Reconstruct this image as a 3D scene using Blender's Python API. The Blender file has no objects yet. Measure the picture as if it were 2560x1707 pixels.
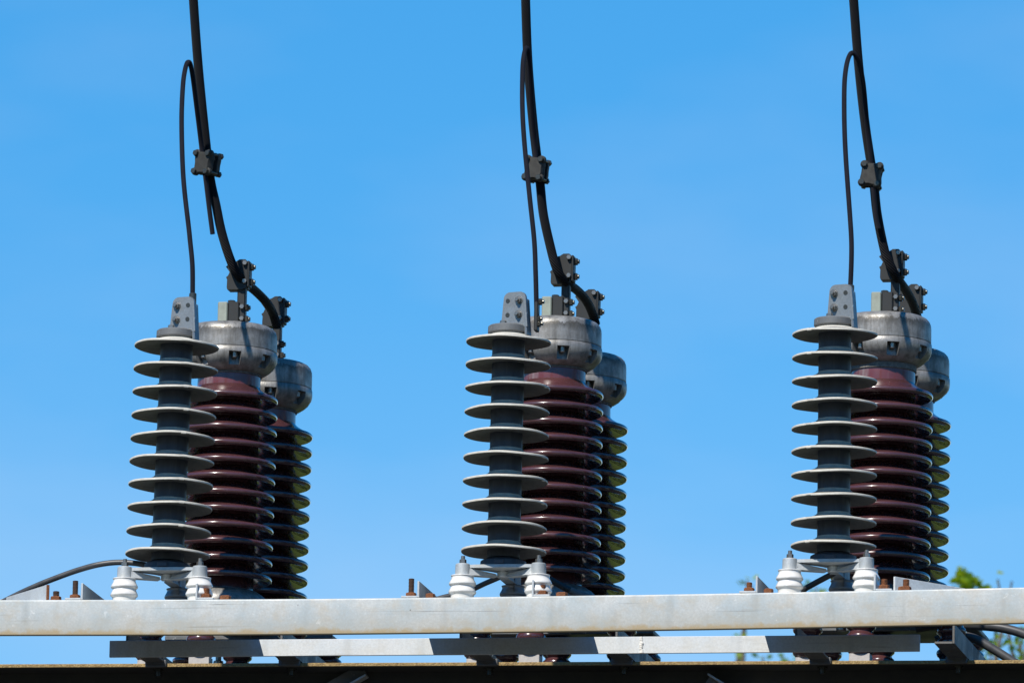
import bpy, math, random
from mathutils import Vector, Matrix, noise

# ------------------------------------------------------------------ scene, camera, light
SC = bpy.context.scene
COL = SC.collection
ELEV = math.radians(10.5)      # the camera looks up
PSI = math.radians(10.5)       # the gantry stands at an angle to the view
ROLL = 0.022
FPX = 30000.0                  # focal length in photo pixels (2560 wide): a long telephoto
DIST = 30.0
CAM = Vector((0.0, -30.0, 1.6))
F = Vector((0, math.cos(ELEV), math.sin(ELEV)))
R0 = Vector((1, 0, 0))
U0 = R0.cross(F)
CR = R0 * math.cos(ROLL) + U0 * math.sin(ROLL)
CU = U0 * math.cos(ROLL) - R0 * math.sin(ROLL)
cam_d = bpy.data.cameras.new('camera')
cam_d.sensor_width = 36.0
cam_d.lens = 36.0 * FPX / 2560.0
cam_d.clip_start = 0.5
cam_d.clip_end = 6000.0
cam_d.dof.use_dof = True
cam_d.dof.focus_distance = 30.2
cam_d.dof.aperture_fstop = 16.0
cam = bpy.data.objects.new('camera', cam_d)
COL.objects.link(cam)
mw = Matrix((( CR.x, CU.x, -F.x, CAM.x), (CR.y, CU.y, -F.y, CAM.y), (CR.z, CU.z, -F.z, CAM.z), (0, 0, 0, 1)))
cam.matrix_world = mw
SC.camera = cam

# axes of the gantry: S along the beam, T away from the camera
SV = Vector((math.cos(PSI), -math.sin(PSI), 0))
TV = Vector((math.sin(PSI), math.cos(PSI), 0))
ZV = Vector((0, 0, 1))
SUN_STRUCT = Vector((-0.225, -0.622, 0.75)).normalized()
SUN = (SV * SUN_STRUCT.x + TV * SUN_STRUCT.y + ZV * SUN_STRUCT.z).normalized()

world = bpy.data.worlds.new('World')
SC.world = world
world.use_nodes = True
wn = world.node_tree
wn.nodes.clear()
w_out = wn.nodes.new('ShaderNodeOutputWorld')
w_bg = wn.nodes.new('ShaderNodeBackground')
w_sky = wn.nodes.new('ShaderNodeTexSky')
w_sky.sky_type = 'NISHITA'
w_sky.sun_disc = False
w_sky.sun_elevation = math.asin(SUN.z)
w_sky.sun_rotation = math.atan2(SUN.x, SUN.y)
w_sky.altitude = 0.0
w_sky.air_density = 1.0
w_sky.dust_density = 0.0
w_sky.ozone_density = 6.0
w_hsv = wn.nodes.new('ShaderNodeHueSaturation')
# the blue deepens a little with height above the hazy horizon, all the way round
w_tc = wn.nodes.new('ShaderNodeTexCoord')
w_sep = wn.nodes.new('ShaderNodeSeparateXYZ')
w_map = wn.nodes.new('ShaderNodeMapRange')
w_map.interpolation_type = 'SMOOTHSTEP'
for k_, v_ in (('From Min', 0.12), ('From Max', 0.20), ('To Min', 1.14), ('To Max', 1.35)):
    w_map.inputs[k_].default_value = v_
wn.links.new(w_tc.outputs['Generated'], w_sep.inputs[0])
wn.links.new(w_sep.outputs[2], w_map.inputs['Value'])
# thin veils of high cloud, just visible
w_mp = wn.nodes.new('ShaderNodeMapping')
w_mp.inputs['Scale'].default_value = (9.0, 9.0, 26.0)
w_ns = wn.nodes.new('ShaderNodeTexNoise')
w_ns.inputs['Scale'].default_value = 1.6
w_ns.inputs['Detail'].default_value = 5.0
w_nr = wn.nodes.new('ShaderNodeMapRange')
for k_, v_ in (('From Min', 0.46), ('From Max', 0.72), ('To Min', 0.0), ('To Max', 0.14)):
    w_nr.inputs[k_].default_value = v_
w_sub = wn.nodes.new('ShaderNodeMath')
w_sub.operation = 'SUBTRACT'
wn.links.new(w_tc.outputs['Generated'], w_mp.inputs['Vector'])
wn.links.new(w_mp.outputs[0], w_ns.inputs['Vector'])
wn.links.new(w_ns.outputs['Fac'], w_nr.inputs['Value'])
wn.links.new(w_map.outputs[0], w_sub.inputs[0])
wn.links.new(w_nr.outputs[0], w_sub.inputs[1])
wn.links.new(w_sub.outputs[0], w_hsv.inputs['Saturation'])
w_hsv.inputs['Value'].default_value = 1.0
w_hsv.inputs['Hue'].default_value = 0.496
w_bg.inputs['Strength'].default_value = 0.122
wn.links.new(w_sky.outputs[0], w_hsv.inputs['Color'])
wn.links.new(w_hsv.outputs[0], w_bg.inputs['Color'])
wn.links.new(w_bg.outputs[0], w_out.inputs['Surface'])

sun_d = bpy.data.lights.new('sun', 'SUN')
sun_d.energy = 5.0
sun_d.angle = math.radians(0.53)
sun_d.color = (1.0, 0.95, 0.87)
sun = bpy.data.objects.new('sun', sun_d)
COL.objects.link(sun)
sun.rotation_euler = SUN.to_track_quat('Z', 'Y').to_euler()
sun.location = (-10, -20, 30)

SC.view_settings.view_transform = 'Standard'
SC.view_settings.look = 'None'
SC.view_settings.exposure = 0.2
SC.view_settings.gamma = 1.0
SC.cycles.max_bounces = 8
SC.cycles.use_denoising = True

# ------------------------------------------------------------------ coordinates
def ray(px, py):
    return (F * FPX + CR * (px - 1280.0) + CU * (853.5 - py)).normalized()
ORG = CAM + ray(1280, 1489.8) * DIST            # top front edge of the front beam, mid frame
def P3(px, py, t):
    """point of the gantry at depth t seen at a photo pixel"""
    d = ray(px, py)
    k = (t - (CAM - ORG).dot(TV)) / d.dot(TV)
    return CAM + d * k
def ST(p):
    q = p - ORG
    return Vector((q.dot(SV), q.dot(TV), q.z))
def L3(px, py, t):
    return ST(P3(px, py, t))
def W(s, t, z):
    return ORG + SV * s + TV * t + ZV * z
# the front beam sags slightly under its load
_bp = [L3(x, y, 0.0) for x, y in ((-900, 1501.5), (0, 1498.3), (640, 1496.3), (1280, 1489.8), (1920, 1480.0), (2560, 1466.8), (3400, 1446.0))]
def zb(s):
    for a, b in zip(_bp, _bp[1:]):
        if s <= b.x or b is _bp[-1]:
            k = (s - a.x) / (b.x - a.x)
            i = _bp.index(a)
            p0 = _bp[max(i - 1, 0)]; p3 = _bp[min(i + 2, len(_bp) - 1)]
            m1 = (b.z - p0.z) / (b.x - p0.x); m2 = (p3.z - a.z) / (p3.x - a.x)
            h = b.x - a.x
            return ((2*k**3 - 3*k**2 + 1) * a.z + (k**3 - 2*k**2 + k) * h * m1 + (-2*k**3 + 3*k**2) * b.z + (k**3 - k**2) * h * m2)

# ------------------------------------------------------------------ materials
def mat(name):
    m = bpy.data.materials.new(name)
    m.use_nodes = True
    nt = m.node_tree
    b = nt.nodes['Principled BSDF']
    return m, nt, b
def nd(nt, typ, **kw):
    n = nt.nodes.new(typ)
    for k, v in kw.items():
        if k in ('operation', 'blend_type', 'data_type', 'noise_dimensions', 'feature', 'interpolation', 'use_clamp', 'wave_type', 'bands_direction'):
            setattr(n, k, v)
        else:
            n.inputs[k].default_value = v
    return n
def coords(nt, scale=(1, 1, 1), kind='Object'):
    tc = nt.nodes.new('ShaderNodeTexCoord')
    mp = nt.nodes.new('ShaderNodeMapping')
    mp.inputs['Scale'].default_value = scale
    nt.links.new(tc.outputs[kind], mp.inputs['Vector'])
    return mp.outputs['Vector']
def noise_fac(nt, scale, detail=4, rough=0.55, vec=None, lo=0.35, hi=0.65):
    n = nd(nt, 'ShaderNodeTexNoise', Scale=scale, Detail=detail, Roughness=rough)
    if vec is not None:
        nt.links.new(vec, n.inputs['Vector'])
    r = nt.nodes.new('ShaderNodeMapRange')
    r.inputs['From Min'].default_value = lo
    r.inputs['From Max'].default_value = hi
    nt.links.new(n.outputs['Fac'], r.inputs['Value'])
    return r.outputs['Result']
def mixc(nt, fac, a, b, bt='MIX'):
    m = nt.nodes.new('ShaderNodeMix')
    m.data_type = 'RGBA'
    m.blend_type = bt
    ins = [i for i in m.inputs if i.enabled] if False else m.inputs
    if isinstance(fac, (int, float)):
        m.inputs[0].default_value = fac
    else:
        nt.links.new(fac, m.inputs[0])
    for k, v in ((6, a), (7, b)):
        if isinstance(v, (tuple, list)):
            m.inputs[k].default_value = (v[0], v[1], v[2], 1)
        else:
            nt.links.new(v, m.inputs[k])
    return m.outputs[2]
def mul(nt, a, b, op='MULTIPLY'):
    m = nt.nodes.new('ShaderNodeMath')
    m.operation = op
    for k, v in ((0, a), (1, b)):
        if isinstance(v, (int, float)):
            m.inputs[k].default_value = v
        else:
            nt.links.new(v, m.inputs[k])
    return m.outputs[0]
def bump(nt, b, h, strength=0.3, dist=0.001):
    bp = nd(nt, 'ShaderNodeBump', Strength=strength, Distance=dist)
    nt.links.new(h, bp.inputs['Height'])
    nt.links.new(bp.outputs[0], b.inputs['Normal'])
def rng(nt, v, a, b, c=0.0, d=1.0):
    r = nt.nodes.new('ShaderNodeMapRange')
    nt.links.new(v, r.inputs['Value'])
    for k, x in (('From Min', a), ('From Max', b), ('To Min', c), ('To Max', d)):
        r.inputs[k].default_value = x
    return r.outputs['Result']
def sep_z(nt, vec):
    s = nt.nodes.new('ShaderNodeSeparateXYZ')
    nt.links.new(vec, s.inputs[0])
    return s.outputs

def m_galv(name, base, cool, warm, stain_z=None, rough=0.5, metal=0.25, scratches=True):
    m, nt, b = mat(name)
    v = coords(nt)
    f1 = noise_fac(nt, 9, 6, 0.65, v, 0.4, 0.6)
    c = mixc(nt, f1, base, cool)
    f2 = noise_fac(nt, 16, 6, 0.7, coords(nt, (1, 1, 1.3)), 0.48, 0.72)
    c = mixc(nt, mul(nt, f2, 0.8), c, warm)
    f3 = noise_fac(nt, 170, 4, 0.75, v, 0.36, 0.64)
    c = mixc(nt, mul(nt, f3, 0.55), c, [x * 0.66 for x in base])
    # pale zinc bloom and dark specks
    f4 = noise_fac(nt, 42, 5, 0.7, v, 0.62, 0.70)
    c = mixc(nt, mul(nt, f4, 0.55), c, (0.78, 0.78, 0.75))
    f5 = noise_fac(nt, 80, 3, 0.5, v, 0.725, 0.765)
    c = mixc(nt, mul(nt, f5, 0.75), c, (0.09, 0.075, 0.06))
    # vertical run marks
    f6 = noise_fac(nt, 1.0, 3, 0.6, coords(nt, (14, 3, 1.5)), 0.56, 0.70)
    c = mixc(nt, mul(nt, f6, 0.45), c, [x * 0.62 for x in cool])
    if scratches:
        s1 = noise_fac(nt, 1.0, 2, 0.5, coords(nt, (2.2, 1, 230)), 0.655, 0.70)
        s2 = noise_fac(nt, 3.0, 2, 0.5, v, 0.47, 0.58)
        c = mixc(nt, mul(nt, mul(nt, s1, s2), 0.75), c, (0.10, 0.09, 0.08))
    if stain_z is not None:
        tcu = nt.nodes.new('ShaderNodeTexCoord')
        z = sep_z(nt, tcu.outputs['UV'])[1]
        wob = nd(nt, 'ShaderNodeTexNoise', Scale=22, Detail=6, Roughness=0.7)
        nt.links.new(v, wob.inputs['Vector'])
        zz = mul(nt, z, mul(nt, wob.outputs['Fac'], 0.05), 'ADD')
        st = rng(nt, zz, stain_z[0] + 0.025, stain_z[1] + 0.025, 1.0, 0.0)
        c = mixc(nt, mul(nt, st, 0.85), c, (0.40, 0.27, 0.11))
        st2 = rng(nt, zz, stain_z[0] + 0.025, stain_z[1] + 0.062, 1.0, 0.0)
        c = mixc(nt, mul(nt, st2, 0.35), c, (0.50, 0.43, 0.30))
    nt.links.new(c, b.inputs['Base Color'])
    b.inputs['Metallic'].default_value = metal
    nt.links.new(rng(nt, f1, 0, 1, rough - 0.06, rough + 0.1), b.inputs['Roughness'])
    h = nd(nt, 'ShaderNodeTexNoise', Scale=420, Detail=3, Roughness=0.6)
    nt.links.new(v, h.inputs['Vector'])
    bump(nt, b, h.outputs['Fac'], 0.25, 0.0008)
    return m

M = {}
M['beam'] = m_galv('galvanised_beam', (0.545, 0.555, 0.535), (0.41, 0.465, 0.48), (0.45, 0.385, 0.285), (-0.086, -0.076), 0.55, 0.05)
M['galv'] = m_galv('galvanised_steel', (0.56, 0.58, 0.58), (0.46, 0.50, 0.53), (0.46, 0.43, 0.37), None, 0.5, 0.15)
M['bar'] = m_galv('bright_galvanised_bar', (0.72, 0.74, 0.74), (0.62, 0.66, 0.68), (0.60, 0.58, 0.52), None, 0.5, 0.1)
M['galv_dark'] = m_galv('galvanised_dark', (0.17, 0.172, 0.17), (0.12, 0.132, 0.142), (0.13, 0.10, 0.07), None, 0.55, 0.2)  # darkened zinc; on shadowed parts the shade is put into the colour
M['cast'] = m_galv('zinc_casting', (0.55, 0.575, 0.58), (0.44, 0.48, 0.50), (0.46, 0.43, 0.35), None, 0.5, 0.3, False)
M['terminal'] = m_galv('tinned_terminal', (0.27, 0.295, 0.31), (0.21, 0.235, 0.255), (0.21, 0.21, 0.195), None, 0.42, 0.4, False)

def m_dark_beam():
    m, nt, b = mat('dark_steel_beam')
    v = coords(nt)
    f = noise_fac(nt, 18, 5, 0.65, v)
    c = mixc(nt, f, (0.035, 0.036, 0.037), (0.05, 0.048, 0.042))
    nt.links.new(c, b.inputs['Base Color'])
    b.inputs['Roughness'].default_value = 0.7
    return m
M['dark_beam'] = m_dark_beam()  # the shade on the beam is put into this dark base colour
def m_rust(name, a, bb, cc, sc=70, bs=0.8):
    m, nt, b = mat(name)
    v = coords(nt)
    f = noise_fac(nt, sc, 6, 0.7, v, 0.35, 0.65)
    f2 = noise_fac(nt, sc * 4.5, 4, 0.7, v, 0.4, 0.65)
    c = mixc(nt, f, a, bb)
    c = mixc(nt, mul(nt, f2, 0.7), c, cc)
    nt.links.new(c, b.inputs['Base Color'])
    b.inputs['Roughness'].default_value = 0.85
    bump(nt, b, f2, bs, 0.0015)
    return m
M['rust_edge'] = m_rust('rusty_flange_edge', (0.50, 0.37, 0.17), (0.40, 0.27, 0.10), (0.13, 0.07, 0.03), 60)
M['rust'] = m_rust('rusty_bolt', (0.36, 0.13, 0.045), (0.24, 0.085, 0.03), (0.08, 0.035, 0.02), 120)
M['rust_dark'] = m_rust('dark_rusty_thread', (0.13, 0.065, 0.04), (0.09, 0.05, 0.035), (0.04, 0.025, 0.02), 150)

def m_silicone():
    m, nt, b = mat('grey_silicone_rubber')
    v = coords(nt)
    f = noise_fac(nt, 24, 6, 0.7, v, 0.38, 0.62)
    c = mixc(nt, f, (0.185, 0.18, 0.158), (0.115, 0.112, 0.10))
    nt.links.new(c, b.inputs['Base Color'])
    b.inputs['Roughness'].default_value = 0.62
    return m
M['silicone'] = m_silicone()
def m_core():
    m, nt, b = mat('grey_housing_rubber')
    v = coords(nt, (1, 1, 0.25))
    f = noise_fac(nt, 45, 4, 0.6, v)
    c = mixc(nt, f, (0.056, 0.066, 0.088), (0.040, 0.048, 0.066))
    f2 = noise_fac(nt, 30, 5, 0.7, coords(nt, (1, 1, 0.08)), 0.58, 0.72)
    c = mixc(nt, mul(nt, f2, 0.5), c, (0.12, 0.128, 0.138))
    nt.links.new(c, b.inputs['Base Color'])
    b.inputs['Roughness'].default_value = 0.5
    return m
M['core'] = m_core()
def m_porcelain(name, col, col2, rough=0.12, grime=None):
    m, nt, b = mat(name)
    v = coords(nt)
    f = noise_fac(nt, 14, 4, 0.6, v)
    c = mixc(nt, f, col, col2)
    if grime:
        f2 = noise_fac(nt, 12, 5, 0.7, coords(nt, (1, 1, 0.12)), 0.50, 0.62)
        c = mixc(nt, mul(nt, f2, grime), c, (0.27, 0.215, 0.205))
    nt.links.new(c, b.inputs['Base Color'])
    fr = noise_fac(nt, 60, 4, 0.6, v)
    nt.links.new(rng(nt, fr, 0, 1, rough, rough + 0.1), b.inputs['Roughness'])
    b.inputs['Coat Weight'].default_value = 0.85
    b.inputs['Coat Roughness'].default_value = 0.03
    b.inputs['Coat IOR'].default_value = 1.55
    return m
M['brown'] = m_porcelain('brown_glaze', (0.080, 0.029, 0.030), (0.056, 0.022, 0.024), 0.2)
M['brown_neck'] = m_porcelain('brown_glaze_streaked', (0.14, 0.028, 0.028), (0.11, 0.030, 0.032), 0.3, 0.85)
M['brown_neck'].node_tree.nodes['Principled BSDF'].inputs['Coat Weight'].default_value = 0.5
M['white'] = m_porcelain('white_glaze', (0.84, 0.82, 0.77), (0.80, 0.775, 0.72), 0.2, 0.12)
def m_cap():
    m, nt, b = mat('weathered_cast_aluminium')
    v = coords(nt)
    f = noise_fac(nt, 30, 5, 0.7, v)
    c = mixc(nt, f, (0.37, 0.355, 0.33), (0.20, 0.193, 0.18))
    st = noise_fac(nt, 60, 6, 0.75, coords(nt, (1, 1, 0.10)), 0.45, 0.68)
    c = mixc(nt, mul(nt, st, 0.75), c, (0.085, 0.08, 0.07))
    # a grimy ring below the shoulder, with ragged runs
    z = sep_z(nt, v)[2]
    wob = nd(nt, 'ShaderNodeTexNoise', Scale=70, Detail=6, Roughness=0.8)
    nt.links.new(coords(nt, (1, 1, 0.35)), wob.inputs['Vector'])
    zz = mul(nt, z, mul(nt, wob.outputs['Fac'], 0.05), 'ADD')
    up = rng(nt, zz, -0.018, 0.004, 0.0, 1.0)
    dn = rng(nt, zz, 0.0075, 0.0045, 0.0, 1.0)
    band = mul(nt, up, dn)
    c = mixc(nt, mul(nt, band, 0.8), c, (0.055, 0.045, 0.03))
    pit = noise_fac(nt, 260, 3, 0.7, v, 0.5, 0.7)
    c = mixc(nt, mul(nt, pit, 0.35), c, (0.14, 0.135, 0.125))
    nt.links.new(c, b.inputs['Base Color'])
    b.inputs['Metallic'].default_value = 0.4
    nt.links.new(rng(nt, f, 0, 1, 0.36, 0.52), b.inputs['Roughness'])
    h = nd(nt, 'ShaderNodeTexNoise', Scale=300, Detail=4, Roughness=0.7)
    nt.links.new(v, h.inputs['Vector'])
    bump(nt, b, h.outputs['Fac'], 0.35, 0.0012)
    return m
M['cap'] = m_cap()
def m_simple(name, col, rough, metal=0.0, col2=None, sc=40):
    m, nt, b = mat(name)
    v = coords(nt)
    f = noise_fac(nt, sc, 4, 0.6, v)
    c = mixc(nt, f, col, col2 or [x * 0.75 for x in col])
    nt.links.new(c, b.inputs['Base Color'])
    nt.links.new(rng(nt, f, 0, 1, rough - 0.05, rough + 0.08), b.inputs['Roughness'])
    b.inputs['Metallic'].default_value = metal
    return m
M['clamp'] = m_simple('dark_clamp_metal', (0.030, 0.031, 0.030), 0.5, 0.35)
M['clamp2'] = m_simple('olive_clamp_metal', (0.036, 0.035, 0.029), 0.65, 0.1, (0.024, 0.023, 0.021), 90)
M['bolt'] = m_simple('steel_bolt', (0.33, 0.31, 0.28), 0.32, 0.8)
M['bolt_dark'] = m_simple('dark_steel_bolt', (0.11, 0.105, 0.09), 0.3, 0.7)
M['flag'] = m_simple('tarnished_copper_flag', (0.30, 0.33, 0.27), 0.55, 0.2, (0.24, 0.26, 0.22))
M['alu'] = m_simple('raw_aluminium_block', (0.52, 0.49, 0.46), 0.55, 0.2, (0.42, 0.40, 0.38), 120)
M['grout'] = m_simple('dark_cement', (0.10, 0.095, 0.085), 0.9, 0.0, (0.20, 0.19, 0.17), 160)
def m_cable(name, col, strands, twist, depth):
    m, nt, b = mat(name)
    tc = nt.nodes.new('ShaderNodeTexCoord')
    s = nt.nodes.new('ShaderNodeSeparateXYZ')
    nt.links.new(tc.outputs['UV'], s.inputs[0])
    ph = mul(nt, mul(nt, s.outputs[0], float(strands)), mul(nt, s.outputs[1], float(twist)), 'ADD')
    sn = mul(nt, mul(nt, ph, 2 * math.pi), 0.0, 'SINE')
    b.inputs['Base Color'].default_value = (*col, 1)
    f = noise_fac(nt, 25, 4, 0.6, coords(nt))
    c = mixc(nt, f, col, [x * 1.8 for x in col])
    c = mixc(nt, rng(nt, sn, -1, 1, 0.0, 0.8), c, [x * 4.5 for x in col])
    nt.links.new(c, b.inputs['Base Color'])
    b.inputs['Roughness'].default_value = 0.55
    b.inputs['Specular IOR Level'].default_value = 0.07
    bump(nt, b, sn, 0.8, depth)
    return m
M['strand'] = m_cable('black_stranded_conductor', (0.0042, 0.0042, 0.0048), 12, 95, 0.0016)
M['strand_thin'] = m_cable('black_thin_conductor', (0.006, 0.006, 0.0085), 8, 150, 0.0012)
M['rubber'] = m_simple('black_rubber_cable', (0.022, 0.022, 0.024), 0.45, 0.0, (0.03, 0.03, 0.032))
M['rubber_grey'] = m_simple('grey_rubber_cable', (0.048, 0.048, 0.050), 0.42, 0.0, (0.06, 0.06, 0.06))
def m_grass():
    m, nt, b = mat('meadow_grass')
    v = coords(nt)
    f = noise_fac(nt, 0.35, 6, 0.7, v)
    c = mixc(nt, f, (0.065, 0.095, 0.008), (0.095, 0.12, 0.011))
    f2 = noise_fac(nt, 14, 5, 0.7, v)
    c = mixc(nt, mul(nt, f2, 0.5), c, (0.05, 0.085, 0.007))
    nt.links.new(c, b.inputs['Base Color'])
    b.inputs['Roughness'].default_value = 0.9
    return m
M['grass'] = m_grass()
M['gravel'] = m_simple('dark_yard_gravel', (0.055, 0.052, 0.047), 0.95, 0.0, (0.030, 0.029, 0.027), 30)
def m_leaf():
    m, nt, b = mat('bright_leaves')
    oi = nt.nodes.new('ShaderNodeNewGeometry')
    c = mixc(nt, oi.outputs['Random Per Island'], (0.11, 0.20, 0.010), (0.18, 0.28, 0.014))
    nt.links.new(c, b.inputs['Base Color'])
    b.inputs['Roughness'].default_value = 0.5
    tr = nt.nodes.new('ShaderNodeBsdfTranslucent')
    nt.links.new(mixc(nt, oi.outputs['Random Per Island'], (0.38, 0.50, 0.012), (0.55, 0.66, 0.02)), tr.inputs['Color'])
    mx = nt.nodes.new('ShaderNodeMixShader')
    mx.inputs[0].default_value = 0.5
    nt.links.new(b.outputs[0], mx.inputs[1])
    nt.links.new(tr.outputs[0], mx.inputs[2])
    nt.links.new(mx.outputs[0], nt.nodes['Material Output'].inputs['Surface'])
    return m
M['leaf'] = m_leaf()
M['wood_leaf'] = m_simple('dull_wood_foliage', (0.080, 0.105, 0.014), 0.7, 0.0, (0.045, 0.065, 0.009), 0.8)
M['bark'] = m_simple('grey_brown_bark', (0.14, 0.11, 0.08), 0.9, 0.0, (0.08, 0.065, 0.05), 12)
M['rim'] = m_simple('sunlit_silicone_rim', (0.66, 0.63, 0.55), 0.6, 0.0, (0.54, 0.51, 0.44), 60)  # paler copy of the silicone: sunlight on rims and hubs painted in
M['concrete'] = m_simple('footing_concrete', (0.32, 0.31, 0.29), 0.9, 0.0)

# ------------------------------------------------------------------ mesh builder
class MB:
    def __init__(self):
        self.v = []; self.f = []; self.uv = {}
    def add(self, vs, fs, mtx=None):
        o = len(self.v)
        self.v += [tuple(mtx @ Vector(p)) if mtx is not None else tuple(p) for p in vs]
        self.f += [tuple(i + o for i in q) for q in fs]
        return self
    def box(self, c, size, bev=0.0, mtx=None, taper=None):
        hx, hy, hz = size[0] / 2, size[1] / 2, size[2] / 2
        b = min(bev, hx * .9, hy * .9, hz * .9)
        if b <= 0:
            vs = [(c[0] + sx * hx, c[1] + sy * hy, c[2] + sz * hz) for sx in (-1, 1) for sy in (-1, 1) for sz in (-1, 1)]
            fs = [(0, 1, 3, 2), (4, 6, 7, 5), (0, 4, 5, 1), (2, 3, 7, 6), (0, 2, 6, 4), (1, 5, 7, 3)]
            return self.add(vs, fs, mtx)
        vs = []; idx = {}
        for sx in (-1, 1):
            for sy in (-1, 1):
                for sz in (-1, 1):
                    for ax in range(3):
                        p = [sx * hx, sy * hy, sz * hz]
                        for k, sg in enumerate((sx, sy, sz)):
                            if k != ax:
                                p[k] -= sg * b
                        idx[(sx, sy, sz, ax)] = len(vs)
                        vs.append((c[0] + p[0], c[1] + p[1], c[2] + p[2]))
        fs = []
        S = (-1, 1)
        for s in S:
            fs.append([idx[(s, -1, -1, 0)], idx[(s, 1, -1, 0)], idx[(s, 1, 1, 0)], idx[(s, -1, 1, 0)]][::s])
            fs.append([idx[(-1, s, -1, 1)], idx[(-1, s, 1, 1)], idx[(1, s, 1, 1)], idx[(1, s, -1, 1)]][::s])
            fs.append([idx[(-1, -1, s, 2)], idx[(1, -1, s, 2)], idx[(1, 1, s, 2)], idx[(-1, 1, s, 2)]][::s])
        for a in S:
            for d in S:
                fs.append([idx[(a, d, -1, 0)], idx[(a, d, -1, 1)], idx[(a, d, 1, 1)], idx[(a, d, 1, 0)]][::a * d])
                fs.append([idx[(a, -1, d, 2)], idx[(a, -1, d, 0)], idx[(a, 1, d, 0)], idx[(a, 1, d, 2)]][::a * d])
                fs.append([idx[(-1, a, d, 1)], idx[(-1, a, d, 2)], idx[(1, a, d, 2)], idx[(1, a, d, 1)]][::a * d])
        for a in S:
            for d in S:
                for e in S:
                    fs.append([idx[(a, d, e, 0)], idx[(a, d, e, 1)], idx[(a, d, e, 2)]][::a * d * e])
        return self.add(vs, [tuple(q) for q in fs], mtx)
    def lathe(self, prof, n=48, mtx=None, closed=False, cap=(False, False)):
        vs = []; fs = []
        for r, z in prof:
            for k in range(n):
                a = 2 * math.pi * k / n
                vs.append((r * math.cos(a), r * math.sin(a), z))
        m = len(prof)
        for i in range(m if closed else m - 1):
            j = (i + 1) % m
            for k in range(n):
                l = (k + 1) % n
                fs.append((i * n + k, j * n + k, j * n + l, i * n + l))
        if cap[0]:
            fs.append(tuple(range(n)))
        if cap[1]:
            fs.append(tuple(range((m - 1) * n, m * n))[::-1])
        return self.add(vs, fs, mtx)
    def cyl(self, r, z0, z1, n=24, mtx=None, bev=0.0, r2=None):
        r2 = r if r2 is None else r2
        if bev:
            pr = [(r - bev, z1), (r, z1 - bev), (r2, z0 + bev), (r2 - bev, z0)]
        else:
            pr = [(r, z1), (r2, z0)]
        return self.lathe(pr, n, mtx, cap=(True, True))
    def hexa(self, r, z0, z1, mtx=None, ph=0.0):
        c = 0.12 * r
        vs = []; fs = []
        for rr, z in ((r - c, z1), (r, z1 - c), (r, z0)):
            for k in range(6):
                a = ph + math.pi * k / 3
                vs.append((rr * math.cos(a), rr * math.sin(a), z))
        for i in range(2):
            for k in range(6):
                l = (k + 1) % 6
                fs.append((i * 6 + k, (i + 1) * 6 + k, (i + 1) * 6 + l, i * 6 + l))
        fs.append(tuple(range(6))); fs.append(tuple(range(12, 18))[::-1])
        return self.add(vs, fs, mtx)
    def thread(self, r, z0, z1, pitch=0.0035, n=16, mtx=None):
        pr = []
        z = z1
        pr.append((r * 0.75, z1))
        while z > z0 + pitch:
            pr.append((r, z - pitch * 0.3)); pr.append((r * 0.84, z - pitch)); z -= pitch
        pr.append((r * 0.84, z0))
        return self.lathe(pr, n, mtx, cap=(True, True))
    def prism(self, poly, y0, y1, mtx=None):
        """polygon in x,z extruded along y"""
        n = len(poly)
        vs = [(x, y0, z) for x, z in poly] + [(x, y1, z) for x, z in poly]
        fs = [tuple(range(n)), tuple(range(n, 2 * n))[::-1]]
        for k in range(n):
            l = (k + 1) % n
            fs.append((k, k + n, l + n, l))
        return self.add(vs, fs, mtx)
    def tube(self, pts, r, n=14, caps=True, mtx=None):
        pts = [Vector(p) for p in pts]
        rr = r if isinstance(r, (list, tuple)) else [r] * len(pts)
        tang = []
        for i in range(len(pts)):
            a = pts[max(i - 1, 0)]; b = pts[min(i + 1, len(pts) - 1)]
            tang.append((b - a).normalized())
        up = Vector((0, 1, 0)) if abs(tang[0].y) < 0.9 else Vector((1, 0, 0))
        nx = tang[0].cross(up).normalized()
        o = len(self.v); ln = 0.0
        vs = []; lens = []
        for i, p in enumerate(pts):
            if i:
                ln += (p - pts[i - 1]).length
                nx = (nx - tang[i] * nx.dot(tang[i])).normalized()
            ny = tang[i].cross(nx)
            lens.append(ln)
            for k in range(n):
                a = 2 * math.pi * k / n
                vs.append(p + (nx * math.cos(a) + ny * math.sin(a)) * rr[i])
        fs = []
        f0 = len(self.f)
        for i in range(len(pts) - 1):
            for k in range(n):
                l = (k + 1) % n
                self.uv[f0 + len(fs)] = ((k / n, lens[i]), ((k + 1) / n, lens[i]), ((k + 1) / n, lens[i + 1]), (k / n, lens[i + 1]))
                fs.append((i * n + k, i * n + l, (i + 1) * n + l, (i + 1) * n + k))
        if caps:
            fs.append(tuple(range(n))[::-1]); fs.append(tuple(range((len(pts) - 1) * n, len(pts) * n)))
        return self.add([tuple(p) for p in vs], fs, mtx)
    def mesh(self, name, angle=35):
        me = bpy.data.meshes.new(name)
        me.from_pydata(self.v, [], self.f)
        me.update()
        if self.uv:
            l = me.uv_layers.new(name='UVMap')
            for p in me.polygons:
                u = self.uv.get(p.index)
                if u:
                    for k, li in enumerate(p.loop_indices):
                        l.data[li].uv = u[k]
        for p in me.polygons:
            p.use_smooth = True
        me.set_sharp_from_angle(angle=math.radians(angle))
        return me
    def build(self, name, material, parent=None, angle=35, **kw):
        me = self.mesh(name, angle)
        me.materials.append(material)
        return link(name, me, parent, **kw)
def link(name, me, parent=None, loc=None, rot=None):
    o = bpy.data.objects.new(name, me)
    COL.objects.link(o)
    if parent is not None:
        o.parent = parent
    if loc is not None:
        o.location = loc
    if rot is not None:
        o.rotation_euler = rot
    return o
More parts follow.
